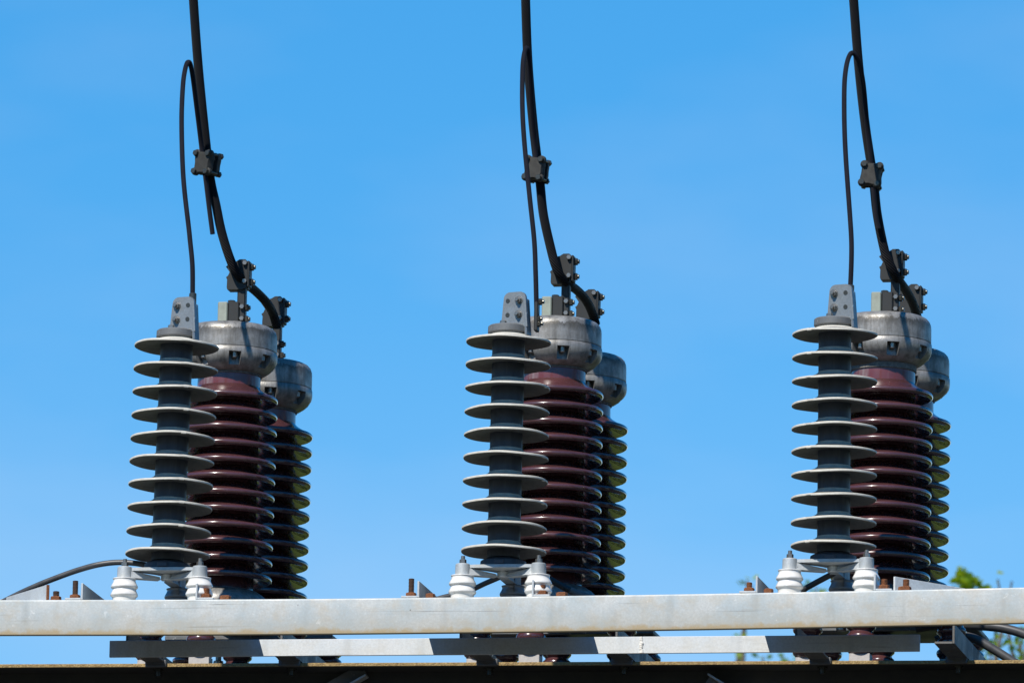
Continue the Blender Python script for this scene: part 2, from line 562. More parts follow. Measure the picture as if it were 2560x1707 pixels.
def tag(o, label=None, cat=None, group=None, kind=None):
    if label: o['label'] = label
    if cat: o['category'] = cat
    if group: o['group'] = group
    if kind: o['kind'] = kind
    return o
def thing(name, loc, label, cat, group=None, rot=(0, 0, -PSI)):
    o = bpy.data.objects.new(name, None)
    o.empty_display_size = 0.05
    COL.objects.link(o)
    o.location = loc
    o.rotation_euler = rot
    return tag(o, label, cat, group)
def catmull(pts, sub=8):
    pts = [Vector(p) for p in pts]
    out = []
    for i in range(len(pts) - 1):
        p0 = pts[max(i - 1, 0)]; p1 = pts[i]; p2 = pts[i + 1]; p3 = pts[min(i + 2, len(pts) - 1)]
        for k in range(sub):
            t = k / sub
            out.append(0.5 * ((2 * p1) + (p2 - p0) * t + (2 * p0 - 5 * p1 + 4 * p2 - p3) * t * t + (3 * p1 - p0 - 3 * p2 + p3) * t ** 3))
    out.append(pts[-1])
    return out
def rotm(axis, ang, loc=(0, 0, 0)):
    return Matrix.Translation(loc) @ Matrix.Rotation(ang, 4, axis)
SIDE = ('leftmost', 'middle', 'rightmost')

# ------------------------------------------------------------------ ground
g = MB()
N = 40; SZ = 1500.0
for j in range(N + 1):
    for i in range(N + 1):
        g.v.append(((i / N - .5) * 2 * SZ, (j / N - .5) * 2 * SZ, 0.0))
for j in range(N):
    for i in range(N):
        a = j * (N + 1) + i
        g.f.append((a, a + 1, a + N + 2, a + N + 1))
tag(g.build('ground', M['grass']), 'green meadow far below the gantry', kind='structure')
yd = MB()  # unseen dark ground added over the meadow to cut green bounce light
for j in range(13):
    for i in range(13):
        yd.v.append((-30 + 60 * i / 12, -45 + 58 * j / 12, 0.004))
for j in range(12):
    for i in range(12):
        a = j * 13 + i
        yd.f.append((a, a + 1, a + 14, a + 13))
tag(yd.build('added_gravel_yard', M['gravel']), 'unseen dark gravel yard added under the gantry to cut bounce light', kind='structure')

# unseen wood added to block low sky light: low behind the gantry, tall at the sides and behind the camera
def wood():
    rnd = random.Random(77)
    m = MB()
    for k in range(24000):
        a = rnd.uniform(0, 2 * math.pi)
        front = max(0.0, math.cos(a - math.pi / 2))          # 1 straight behind the gantry
        rad = 36 + rnd.uniform(0, 6) + 3 * math.sin(a * 5)
        hmax = 15.5 + 2.5 * math.sin(a * 7 + 1) + 1.5 * math.sin(a * 17)
        hmax = hmax * (1 - front ** 1.5) + 6.8 * front ** 1.5
        if front > .5:
            hmax = min(hmax, 7.2 + .6 * math.sin(a * 40))
        z = hmax * rnd.random() ** .8
        c = Vector((math.cos(a) * rad, -12 + math.sin(a) * rad, z))
        d = Vector((rnd.uniform(-1, 1), rnd.uniform(-1, 1), rnd.uniform(-.8, .6)))
        leaf_quad(m, c, d, rnd.uniform(.7, 1.3), rnd)
    o = m.build('sky_blocking_wood', M['wood_leaf'], None, 60)
    tag(o, 'unseen green wood added around the yard to block sky light', 'wood', kind='stuff')
def leaf_quad(m, p, d, size, rnd):
    d = d.normalized()
    side = d.cross(Vector((rnd.uniform(-1, 1), rnd.uniform(-1, 1), rnd.uniform(-1, 1)))).normalized()
    up = side.cross(d)
    a = p; b = p + d * size * .5 + side * size * .30 + up * size * .06; c = p + d * size; e = p + d * size * .5 - side * size * .30 + up * size * .06
    o = len(m.v)
    m.v += [tuple(a), tuple(b), tuple(c), tuple(e)]
    m.f += [(o, o + 1, o + 2), (o, o + 2, o + 3)]
wood()

# ------------------------------------------------------------------ front beam (sagging galvanised angle section)
BH = 0.0915; BD = 0.085
def lprof():
    th_ = .009
    out = [(BD, -th_), (BD, 0.0)]
    for k in range(6):
        a = math.radians(90 + 90 * k / 5)
        out.append((.005 + .005 * math.cos(a), -.005 + .005 * math.sin(a)))
    for k in range(5):
        a = math.radians(180 + 90 * k / 4)
        out.append((.004 + .004 * math.cos(a), -BH + .004 + .004 * math.sin(a)))
    out += [(th_ - .001, -BH), (th_, -BH + .001), (th_, -th_ - .006), (th_ + .006, -th_)]
    return out
prof = lprof()
bm = MB(); NS = 70
ss = [-2.15 + 4.3 * k / NS for k in range(NS + 1)]
for s in ss:
    for y, z in prof:
        bm.v.append((s, y, z + zb(s)))
n = len(prof)
for i in range(NS):
    for k in range(n):
        l = (k + 1) % n
        bm.f.append((i * n + k, i * n + l, (i + 1) * n + l, (i + 1) * n + k))
for i in range(NS):
    for k in range(n):
        l = (k + 1) % n
        bm.uv[i * n + k] = ((ss[i], prof[k][1]), (ss[i], prof[l][1]), (ss[i + 1], prof[l][1]), (ss[i + 1], prof[k][1]))
bm.f.append(tuple(range(n))[::-1]); bm.f.append(tuple(range(NS * n, NS * n + n)))
# stain height follows the beam, so the object coordinate is taken from a straightened rest position
fb = bm.build('galvanised_beam', M['beam'], None, 50)
fb.location = ORG; fb.rotation_euler = (0, 0, -PSI)
tag(fb, 'long pale galvanised angle beam in front, brown stained along its bottom edge', 'beam')

# ------------------------------------------------------------------ flat bar under it
TB = 0.30
b0 = L3(274, 1600.5, TB); b1 = L3(2300, 1585.0, TB)
joint = L3(1604, 1590.5, TB)
bar = thing('flat_bar', W(b0.x, TB, b0.z), 'thin pale galvanised flat bar with a white weld bead, below the pale front beam', 'bar')
ang = math.atan2(b0.z - b1.z, b1.x - b0.x)
L = (b1 - b0).length; J = (joint - b0).length
rt = Matrix.Rotation(ang, 4, 'Y')
MB().box((J / 2 - .001, .003, -.0215), (J - .002, .006, .043), .001, rt).build('bar_section', M['bar'], bar)
MB().box((J + (L - J) / 2 + .001, .003, -.0215), (L - J - .002, .006, .043), .001, rt).build('bar_section', M['bar'], bar)
w = MB()
random.seed(4)
for k in range(9):
    w.cyl(.0042 + random.random() * .0016, -.0026, .0026, 10, rt @ Matrix.Translation((J + random.uniform(-.0012, .0012), .001, -.003 - k * .0047)), .001)
w.build('weld_bead', M['white'], bar)

# ------------------------------------------------------------------ steel I-beams behind: the lower beam and the hidden back beam
T1 = 0.65; T2 = 1.03
TLB = T1 - .10; FW = 0.20
l0 = L3(-700, 1661.5, TLB); l1 = L3(3300, 1645.0, TLB)
LBZ = lambda s: l0.z + (l1.z - l0.z) * (s - l0.x) / (l1.x - l0.x)
def ibeam(name, t0, dz, label):
    a = l0.copy(); a.z += dz
    th = thing(name, W(a.x, t0, a.z), label, 'beam')
    ang = math.atan2(l0.z - l1.z, l1.x - l0.x)
    th.rotation_euler = (0, ang, -PSI)
    Ln = (l1 - l0).length
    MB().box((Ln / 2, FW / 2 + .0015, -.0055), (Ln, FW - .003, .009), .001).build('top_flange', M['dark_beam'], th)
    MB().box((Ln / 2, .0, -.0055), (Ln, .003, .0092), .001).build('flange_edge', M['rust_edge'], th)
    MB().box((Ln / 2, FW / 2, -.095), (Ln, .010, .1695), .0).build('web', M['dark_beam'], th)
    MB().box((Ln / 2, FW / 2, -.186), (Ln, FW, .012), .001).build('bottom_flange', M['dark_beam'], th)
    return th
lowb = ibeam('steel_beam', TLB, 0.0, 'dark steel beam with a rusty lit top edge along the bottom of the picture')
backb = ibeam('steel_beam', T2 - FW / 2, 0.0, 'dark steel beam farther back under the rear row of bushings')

# posts and knee braces of the gantry
for k, (s, side) in enumerate(((l0.x + .16, 'left'), (l1.x - .16, 'right'))):
    top = LBZ(s) - .1925
    p = W(s, TLB + FW / 2, 0); zt = ORG.z + top
    post = thing('gantry_post', (p.x, p.y, 0), 'grey steel gantry post carrying the %s beam ends' % side, 'post', 'gantry posts')
    MB().box((0, -.075, zt / 2 + .06), (.15, .012, zt - .12), .002).build('flange', M['galv_dark'], post)
    MB().box((0, .075, zt / 2 + .06), (.15, .012, zt - .12), .002).build('flange', M['galv_dark'], post)
    MB().box((0, 0, zt / 2 + .06), (.009, .138, zt - .12)).build('web', M['galv_dark'], post)
    MB().box((0, 0, .135), (.30, .30, .02), .002).build('base_plate', M['galv_dark'], post)
    MB().box((0, 0, .06), (.6, .6, .13), .01).build('footing', M['concrete'], post)
    # arm carrying the front beam and the back beam
    MB().box((0, -.20, zt - .26), (.06, 1.1, .06), .004).build('cross_arm', M['galv_dark'], post)
    MB().box((0, -.505, zt - .065), (.07, .07, .33), .004).build('packer', M['galv_dark'], post)
    # brace
    px = (918, 1688) if k == 0 else (1772, 1686)
    q = L3(px[0], px[1], TLB + .055)
    qq = (885, 1707) if k == 0 else (1806, 1707)
    q2 = L3(qq[0], qq[1], TLB + .055)
    d = (q2 - q).normalized()
    e = q + d * ((s - q.x) / d.x * (0.93))
    base = W(q.x, q.y, q.z)
    br = thing('knee_brace', base, 'thin pale knee brace running down to the %s under the dark beam' % side, 'brace', 'knee braces')
    v = e - q
    a = math.atan2(-v.z, v.x)
    rm = Matrix.Rotation(a, 4, 'Y')
    MB().box((v.length / 2, 0, 0), (v.length, .040, .005), .001, rm).build('flat_leg', M['galv'], br)
    MB().box((v.length / 2, .0175, -.0215), (v.length, .005, .038), .001, rm).build('upright_leg', M['galv_dark'], br)

# ------------------------------------------------------------------ phase frames: plate, cross members, small angles, bolts
def angle_run(name, p0, p1, h, wd, th_, side, material, label, cat, group=None):
    """an L section lying along the depth axis; the flat leg points to +-s"""
    pass
def rusty_bolt(par, x, y, z, hgt, mats=('rust', 'rust'), r=.0085, nut=.011):
    """stud with its nut standing on z"""
    m = MB().hexa(.0135, z, z + nut, Matrix.Translation((x, y, 0)), .3)
    m.cyl(.0165, z - .0005, z + .002, 20, Matrix.Translation((x, y, 0)))
    o = m.build('nut', M[mats[0]], par)
    MB().thread(r, z + nut, z + hgt, .0036, 16, Matrix.Translation((x, y, 0))).build('stud', M[mats[1]], o)
    return o
left_angle = ((201, 1497.3), (1042, 1491.5), (1888, 1481.0))
right_angle = ((487, 1497.0), (1328, 1488.5), (2183, 1474.0))
stud_l = ((188, .047, 'rust_dark'), (1028, .047, 'rust_dark'), (1873, .025, 'rust'))
for i in range(3):
    sl = L3(*left_angle[i], 0.0).x
    sr = L3(*right_angle[i], 0.0).x
    z0 = zb(sl)
    # hidden mounting plate that ties the insulators together behind the beam
    pl = thing('mounting_plate', W(sl, .0, z0), 'flat galvanised mounting plate behind the pale front beam under the %s arrester' % SIDE[i], 'plate', 'mounting plates')
    MB().box((.192, .19, -.0165), (.390, .205, .008), .001).build('plate', M['galv_dark'], pl)
    
    
    # small angles on the beam
    zz = zb(sl)
    a = thing('angle_bracket', W(sl, .004, zz), 'small galvanised angle bracket with a rusty stud, left of the %s arrester' % SIDE[i], 'bracket', 'angle brackets on the pale front beam')
    MB().box((.0025, .135, .0215), (.005, .27, .042), .0008).build('upright_leg', M['galv'], a)
    MB().box((-.0205, .135, .0028), (.0408, .27, .005), .0008).build('flat_leg', M['galv'], a)
    st = L3(stud_l[i][0], 1490, .03).x - sl
    rusty_bolt(a, st, .025, .0055, stud_l[i][1], ('rust', stud_l[i][2]), .0075)
    if i > 0:
        m = MB().hexa(.012, .0002, .013, Matrix.Translation((.030, .02, 0)), .2)
        m.build('bolt_head', M['rust'], a)
    zz = zb(sr)
    a = thing('angle_bracket', W(sr, .003, zz), 'small galvanised angle bracket with an orange bolt, right of the %s arrester' % SIDE[i], 'bracket', 'angle brackets on the pale front beam')
    MB().box((.0025, .04, .0215), (.005, .075, .042), .0008).build('upright_leg', M['galv'], a)
    MB().box((.0255, .02, .0028), (.0408, .035, .005), .0008).build('flat_leg', M['galv'], a)
    rusty_bolt(a, .024, .02, .0055, .026)
    m = MB().hexa(.0145, .0003, .0125, Matrix.Translation((.073, .024, 0)), .25)
    m.build('bolt_head', M['rust'], a)
    # cross members carrying the plate and the bushing feet
    zc = LBZ(sl) + .0008
    for k, (ds, sg, word) in enumerate(((.055, 1, 'left'), (.455, -1, 'right'))):
        s0 = sl + ds
        c = thing('cross_member', W(s0, 0, zc), 'dark angle cross member under the %s bushings, on their %s' % (SIDE[i], word), 'cross member', 'cross members between the beams')
        MB().box((0, .70, .026), (.006, .78, .050), .001).build('upright_leg', M['galv_dark'], c)
        MB().box((sg * .0255, .70, .0035), (.045, .78, .006), .001).build('flat_leg', M['galv_dark'], c)
        m = MB().hexa(.013, -.016, -.010, Matrix.Translation((sg * .026, TLB + .03, 0)))
        m.cyl(.008, -.03, -.016, 12, Matrix.Translation((sg * .026, TLB + .03, 0)))
        m.build('bolt', M['bolt_dark'], c)
        MB().box((sg * .026, TLB - .004, -.003), (.055, .012, .018), .002).build('flange_block', M['galv_dark'], c)  # dark block across the flange edge
# diagonal bracing angles at both ends of the beam top
for k, (pa, sgn, word) in enumerate((((118, 1498.0), -1, 'left'), ((2235, 1473.5), 1, 'right'))):
    q = L3(*pa, .034 if k else .012)
    a = thing('bracing_angle', W(q.x, .034 if k else .012, zb(q.x)), 'galvanised bracing angle running back to the %s from the pale front beam, its end bolted' % word, 'bracing', 'bracing angles')
    rm = Matrix.Rotation(math.radians(52 if k else 128), 4, 'Z')
    hh = .0385
    MB().box((.30, 0, hh / 2 + .0008), (.60, .006, hh), .0008, rm).build('upright_leg', M['bar' if k else 'galv'], a)  # right leg takes the brighter zinc, sunlight put into its colour
    MB().box((.32, -.0165, .0034), (.56, .027, .005), .0008, rm).build('flat_leg', M['galv'], a)
    if k == 0:
        MB().box((-.0025, 0, hh / 2 + .0008), (.004, .0075, hh), .0008, rm).build('rusty_end', M['rust'], a)
        rusty_bolt(a, .020, .012, .0007, .024, ('rust', 'rust_dark'))
    else:
        rusty_bolt(a, .032, -.012, .0007, .029)

# ------------------------------------------------------------------ surge arresters
def arrester_shed(flash, var=0, chip=0.0):
    m = MB()
    pr = [(.0405, .0265), (.0428, .0228), (.0480, .0186), (.060, .0132), (.080, .0082), (.0985, .0046), (.1030, .0040), (.1046, .0030), (.1050, .0012), (.1046, -.0012), (.1036, -.0018), (.098, -.0013), (.075, .0016), (.055, .0036), (.0405, .0045)]
    m.lathe([(r * (1 + .022 * max(0.0, (r - .04) / .065)), z) for r, z in pr], 96)
    wv = []
    for (x, y, z) in m.v:
        r = math.hypot(x, y); a = math.atan2(y, x)
        k = (r / .105) ** 3
        z += k * (.0011 * math.sin(2 * a + var * 2.1) + .0005 * math.sin(5 * a + var))
        da = (a - flash + math.pi) % (2 * math.pi) - math.pi
        if r > .099 and chip and abs(da) < .12:
            f_ = 1 - chip * (1 - abs(da) / .12)
            x *= f_; y *= f_; z += .0012 * (1 - abs(da) / .12)
        wv.append((x, y, z))
    m.v = wv
    m.box((.1035, 0, .0006), (.006, .014, .0048), .0012, Matrix.Rotation(flash, 4, 'Z'))
    return m.mesh('shed', 30)
def gridded_plate():
    """terminal plate with rounded top corners in x,z"""
    wb, wt, h, r = .0375, .0310, .090, .017
    poly = [(-wb, 0), (wb, 0)]
    for k in range(7):
        a = math.radians(90 * k / 6)
        poly.append((wt - r + r * math.cos(a), h - r + r * math.sin(a)))
    for k in range(7):
        a = math.radians(90 + 90 * k / 6)
        poly.append((-wt + r + r * math.cos(a), h - r + r * math.sin(a)))
    return poly
def foot_insulator_mesh():
    pr = [(.020, .0608), (.0293, .0608), (.0297, .0592), (.0281, .0572), (.0278, .0545), (.0298, .0490), (.0326, .0440), (.0342, .0402), (.0340, .0374), (.0318, .0350), (.0297, .0336),
          (.0294, .0320), (.0310, .0280), (.0334, .0230), (.0348, .0192), (.0345, .0164), (.0322, .0140), (.0300, .0124), (.0291, .0100), (.0290, .0005), (.020, .0005)]
    return MB().lathe(pr, 48, cap=(True, True)).mesh('foot_insulator', 40)
FOOT = foot_insulator_mesh(); FOOT.materials.append(M['white'])
FOOT_DARK = FOOT.copy(); FOOT_DARK.materials.clear(); FOOT_DARK.materials.append(m_porcelain('grey_glaze', (0.20, 0.21, 0.22), (0.16, 0.165, 0.17), 0.35))
arr_px = ((403.5, 1505.6, 421), (1250, 1498.2, 1262), (2069, 1486.4, 2081))
arr_tilt = ((.012, .014), (.0, .002), (-.022, -.006))   # fore-aft, sideways
flash_at = (math.radians(-62), math.radians(-12), math.radians(-118))
ARR = []
AOFF = (.0, -.004, .004)
for i in range(3):
    q = L3(arr_px[i][0], arr_px[i][1], .045)
    zb0 = zb(q.x)
    a = thing('surge_arrester', W(q.x + AOFF[i], .045 + .056, zb0), 'grey ribbed surge arrester on white insulator feet, %s of the three' % SIDE[i], 'surge arrester', 'surge arresters in a row on the pale front beam')
    a.rotation_euler = (0, 0, -PSI)
    ARR.append(a)
    fx, fs_ = arr_tilt[i]
    tilt = Matrix.Translation((0, 0, .088)) @ Matrix.Rotation(fs_, 4, 'Y') @ Matrix.Rotation(-fx, 4, 'X') @ Matrix.Translation((0, 0, -.088))
    def put(o):
        o.matrix_basis = tilt @ o.matrix_basis
        return o
    Z10 = .1285; PIT = .0594
    st = MB().lathe([(.0410, Z10 + 9 * PIT + .018), (.0410, Z10 - .015)], 56, cap=(True, True))
    st.box((0, -.0409, (Z10 + Z10 + 9 * PIT) / 2), (.0012, .0008, 9 * PIT), 0, Matrix.Rotation(flash_at[i] + math.pi / 2, 4, 'Z'))
    put(st.build('housing', M['core'], a))
    sms = []
    for vr in range(3):
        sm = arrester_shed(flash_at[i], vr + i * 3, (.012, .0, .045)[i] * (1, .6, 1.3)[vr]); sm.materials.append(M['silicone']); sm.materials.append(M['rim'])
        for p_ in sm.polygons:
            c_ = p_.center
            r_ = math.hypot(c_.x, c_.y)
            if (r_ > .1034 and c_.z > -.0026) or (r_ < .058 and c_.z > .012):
                p_.material_index = 1  # rim and hub faces get the painted sunlit tone
        sms.append(sm)
    for k in range(10):
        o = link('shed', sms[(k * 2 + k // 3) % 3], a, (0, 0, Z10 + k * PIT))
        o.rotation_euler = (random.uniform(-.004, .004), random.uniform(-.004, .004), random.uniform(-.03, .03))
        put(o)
    zt = Z10 + 9 * PIT
    put(MB().lathe([(.046, zt + .022), (.046, zt + .0125), (.040, zt + .0125)], 56, cap=(True, False)).build('collar', M['cast'], a))
    put(MB().lathe([(.049, zt + .0425), (.0525, zt + .0395), (.0530, zt + .0245), (.0505, zt + .0215), (.046, zt + .0215)], 40, cap=(True, True)).build('cap_ring', M['galv_dark'], a))
    # terminal plate: an L section standing on the cap
    tp = MB()
    prm = Matrix.Translation((.018, -.018, zt + .036)) @ Matrix.Rotation(math.radians(-17), 4, 'Z')
    tp.prism(gridded_plate(), -.004, .004, prm)
    tpo = put(tp.build('terminal_plate', M['terminal'], a))
    if i != 5:
        leg = MB().box((.0318, .0105, .033), (.007, .030, .098), .003, Matrix.Translation((.018, -.018, zt + .026)) @ Matrix.Rotation(math.radians(-17), 4, 'Z') @ Matrix.Rotation(math.radians(-5), 4, 'Y'))
        put(leg.build('terminal_side', M['terminal'], a))
    xs_b, xs_h = (-.018, .014) if i != 1 else (.012, -.019)
    for zz in (.032, .068):
        bm_ = MB()
        mt = prm @ rotm('X', math.radians(90), (xs_b, -.004, zz))
        bm_.cyl(.0108, 0, .0018, 20, mt)
        bm_.hexa(.0088, .0018, .0085, mt, .4)
        bm_.cyl(.0048, .0085, .0145, 12, mt, .0008)
        put(bm_.build('bolt', M['bolt'], a))
        hm = MB().cyl(.0058, .0002, .0008, 20, prm @ rotm('X', math.radians(90), (xs_h, -.004, zz)))
        put(hm.build('bolt_hole', M['bolt_dark'], a))
    put(MB().hexa(.0085, zt + .042, zt + .050, Matrix.Translation((-.008, -.038, 0)), .1).build('bolt', M['bolt'], a))
    # base
    put(MB().lathe([(.0405, .112), (.052, .1075), (.0575, .104), (.0590, .0885)], 48, cap=(True, True)).build('base_flange', M['core'], a))
    put(MB().box((0, -.0585, .0955), (.026, .008, .013), .002).build('base_lug', M['core'], a))
    bk = MB()
    feet = [(-.0965 - AOFF[i], -.056), (.0965 - AOFF[i], -.056), (.006, .111)]
    poly = []
    for k in range(3):
        p0 = Vector(feet[k]); p1 = Vector(feet[(k + 1) % 3])
        ctr = Vector((0, 0))
        for u in range(9):
            t_ = u / 8
            p = p0.lerp(p1, t_)
            pull = (1 - (2 * t_ - 1) ** 2) * (-.13 if k == 0 else .40)
            edge = p.lerp(ctr, pull)
            poly.append((edge.x, edge.y))
    # widen slightly around the ends
    nP = len(poly)
    bk.add([(x, y, .0885) for x, y in poly] + [(x, y, .0805) for x, y in poly],
           [tuple(range(nP)), tuple(range(nP, 2 * nP))[::-1]] + [(k, k + nP, (k + 1) % nP + nP, (k + 1) % nP) for k in range(nP)])
    for (x, y) in feet:
        bk.lathe([(.0165, .0905), (.0185, .0885), (.0192, .0612), (.010, .0612)], 28, Matrix.Translation((x, y, 0)), cap=(True, True))
        an = math.atan2(-y, -x)
        ln = math.hypot(x, y) - .02
        wm = Matrix.Translation((x, y, 0)) @ Matrix.Rotation(an, 4, 'Z')
        # a web that tapers from the boss to the hub
        vs = [(0.008, -.015, .0622), (0.008, .015, .0622), (0.008, .013, .0803), (0.008, -.013, .0803), (ln, -.013, .0630), (ln, .013, .0630), (ln, .005, .0715), (ln, -.005, .0715)]
        bk.add(vs, [(0, 3, 2, 1), (4, 5, 6, 7), (0, 1, 5, 4), (1, 2, 6, 5), (2, 3, 7, 6), (3, 0, 4, 7)], wm)
    bk.cyl(.015, .064, .0803, 24, None, .002)
    bk.build('base_bracket', M['cast'], a, 30)
    for k, (x, y) in enumerate(feet):
        fo = link('foot_insulator', FOOT_DARK if k == 2 else FOOT, a, (x, y, 0))
        nt_ = MB().hexa(.0088, .0915, .1020, None, .2).cyl(.0052, .1015, .1110, 14, None, .0008)
        nt_.cyl(.012, .0907, .0918, 20)
        nt_.build('nut', M['bolt'], fo)
    MB().box((.03, .085, .062), (.004, .03, .04), .001, Matrix.Rotation(.2, 4, 'Z')).build('earth_tag', M['galv_dark'], a)

# ------------------------------------------------------------------ porcelain bushings
def bushing_shed():
    pr = [(.0785, .0335), (.082, .0285), (.088, .0235), (.097, .0178), (.107, .0118), (.1150, .0072)]
    for k in range(9):
        a = math.radians(62 - 190 * k / 8)
        pr.append((.1160 + .0080 * math.cos(a), .0008 + .0080 * math.sin(a)))
    pr += [(.104, -.0035), (.094, .0005), (.086, .0055), (.0785, .0115)]
    return MB().lathe(pr, 80).mesh('shed', 40)
SHED = bushing_shed(); SHED.materials.append(M['brown'])
def cap_mesh():
    """cast cap, z=0 at its top: flat crown, shoulder, drum, seam, bowl with eight bolt pockets"""
    n = 96
    prof = [(.030, .0), (.088, -.0005), (.098, -.0025), (.107, -.007), (.1130, -.0135), (.1160, -.022), (.1168, -.030), (.1172, -.0655), (.1160, -.0668), (.1168, -.0680), (.1186, -.0700), (.1190, -.0815),
            (.1187, -.0880), (.1166, -.0960), (.1112, -.1045), (.1022, -.1130), (.0912, -.1205), (.0825, -.1245), (.0700, -.1252)]
    m = MB()
    vs = []
    for r, z in prof:
        for k in range(n):
            a = 2 * math.pi * k / n
            vs.append((r * math.cos(a), r * math.sin(a), z))
    i0, i1 = 11, 15            # rows cut by the pockets
    pockets = set()
    for p in range(8):
        for k in range(4):
            pockets.add((p * 12 + k) % n)
    fs = []
    for i in range(len(prof) - 1):
        for k in range(n):
            if i0 <= i < i1 and k in pockets:
                continue
            l = (k + 1) % n
            fs.append((i * n + k, (i + 1) * n + k, (i + 1) * n + l, i * n + l))
    fs.append(tuple(range(n)))
    rin = .0920
    for p in range(8):
        ks = [(p * 12 + k) % n for k in range(5)]
        inner = {}
        for i in range(i0, i1 + 1):
            for k in ks:
                r, z = prof[i]
                a = 2 * math.pi * k / n
                rr = min(rin + (i - i0) * .0012, r - .0005)
                inner[(i, k)] = len(vs)
                vs.append((rr * math.cos(a), rr * math.sin(a), z + (0.0 if i < i1 else .0005)))
        for i in range(i0, i1):
            for k, l in zip(ks, ks[1:]):
                fs.append((inner[(i, k)], inner[(i + 1, k)], inner[(i + 1, l)], inner[(i, l)]))
            fs.append((i * n + ks[0], inner[(i, ks[0])], inner[(i + 1, ks[0])], (i + 1) * n + ks[0]))
            fs.append((i * n + ks[-1], (i + 1) * n + ks[-1], inner[(i + 1, ks[-1])], inner[(i, ks[-1])]))
        for k, l in zip(ks, ks[1:]):
            fs.append((i0 * n + k, inner[(i0, k)], inner[(i0, l)], i0 * n + l))
            fs.append((i1 * n + k, i1 * n + l, inner[(i1, l)], inner[(i1, k)]))
    m.add(vs, fs)
    return m.mesh('cap', 40)
CAPM = cap_mesh(); CAPM.materials.append(M['cap'])
CB = MB().cyl(.0075, -.097, -.080, 18, None, .002).mesh('cap_bolt', 40); CB.materials.append(M['bolt'])
def support_mesh():
    pr = [(.026, .062), (.0285, .060)]
    for zc_ in (.044, .014, -.016, -.044):
        for k in range(9):
            a = math.radians(70 - 140 * k / 8)
            pr.append((.0285 + .0085 * math.cos(a), zc_ + .0105 * math.sin(a)))
        pr.append((.0285, zc_ - .0145))
    pr += [(.026, -.060)]
    pr = [(r_, z_ + .060) for r_, z_ in pr]
    return MB().lathe(pr, 40, cap=(True, True)).mesh('support_insulator', 40)
SUPP = support_mesh(); SUPP.materials.append(M['brown'])
bush = []   # per phase: (front, rear) each (thing, top point in gantry coordinates)
bush_px = (((577.5, 817.0), (666.0, 907.5)), ((1387.5, 803.7), (1450.5, 890.7)), ((2211.0, 793.0), (2257.5, 878.5)))
lean = (.0085, -.003, .001)
neck_extra = (0.0, 0.0, .012)
ROW = ('front', 'rear')
for i in range(3):
    row = []
    for j in range(2):
        t = T1 if j == 0 else T2
        q = L3(*bush_px[i][j], t)
        extra = neck_extra[i] if j == 0 else 0.0
        zfoot = LBZ(q.x) + .0005
        lab = 'brown porcelain bushing with a grey metal cap, %s one behind the %s arrester' % (ROW[j], SIDE[i])
        BK = 1.03
        hgt = (q.z - zfoot) / BK
        s_base = q.x - hgt * BK * math.tan(lean[i])
        th = thing('porcelain_bushing', W(s_base, t, zfoot), lab, 'bushing', 'porcelain bushings with metal caps')
        th.scale = (BK, BK, BK)
        tl = Matrix.Rotation(lean[i], 4, 'Y')
        def put(o, dz=0.0):
            o.matrix_basis = tl @ Matrix.Translation((0, 0, hgt + dz))
            return o
        c = put(link('cap', CAPM, th))
        c.matrix_basis = c.matrix_basis @ Matrix.Rotation(math.radians((-90 + 10.5 + 7.5 - 7.5) + (0, 3, 2)[i] + 45 * (i * 3 + j * 5)), 4, 'Z')
        for p in range(8):
            o = link('cap_bolt', CB, c)
            a = 2 * math.pi * (p * 12 + 2) / 96
            o.location = (.1030 * math.cos(a), .1030 * math.sin(a), 0)
        zs1 = -.1885 - extra
        put(MB().lathe([(.077, -.112), (.0785, -.122 - extra * .4), (.0790, -.150 - extra), (.080, zs1)], 64, cap=(True, True)).build('neck', M['brown_neck'], th))
        put(MB().lathe([(.075, -.1245), (.0818, -.1250), (.0822, -.1280 - extra * .9), (.0800, -.1290 - extra * .95), (.075, -.1295 - extra)], 64).build('cement_ring', M['grout'], th))
        zlast = zs1 - 11 * .0412
        put(MB().lathe([(.0785, zs1 + .01), (.0785, zlast - .03), (.0835, zlast - .045)], 64, cap=(True, True)).build('stem', M['brown'], th))
        for k in range(12):
            o = put(link('shed', SHED, th), zs1 - k * .0412)
            o.matrix_basis = o.matrix_basis @ Matrix.Rotation(random.uniform(0, 6.28), 4, 'Z')
        # base flange, plate, supports (height counted from the foot)
        zdome = hgt + zlast - .030
        MB().lathe([(.086, zdome), (.092, zdome - .002), (.104, zdome - .010), (.118, zdome - .024), (.121, zdome - .034), (.121, zdome - .040)], 56, cap=(True, True)).build('base_flange', M['cap'], th)
        zp = zdome - .0465
        pb = MB().box((0, 0, zp), (.43, .20, .012), .002)
        pb.build('base_plate', M['galv_dark'], th)
        for (x, y, kind) in ((-.178, .0, 0), (-.036, -.055, 1), (.175, .04, 0)):
            so = link('support_insulator', SUPP, th, (x, y, .0205))
            so.scale = (1, 1, (zp - .0065 - .0205) / .122)
            MB().box((0, 0, -.0102), (.052, .045, .0200), .001).build('foot_block', M['alu'], so).scale = (1, 1, 1 / so.scale.z)
        MB().cyl(.0075, zp - .05, zp - .006, 14, Matrix.Translation((-.088, -.04, 0)), .001).cyl(.013, zp - .062, zp - .05, 16, Matrix.Translation((-.088, -.04, 0)), .002).build('hanging_stud', M['bolt'], th)
        row.append((th, q))
    bush.append(row)

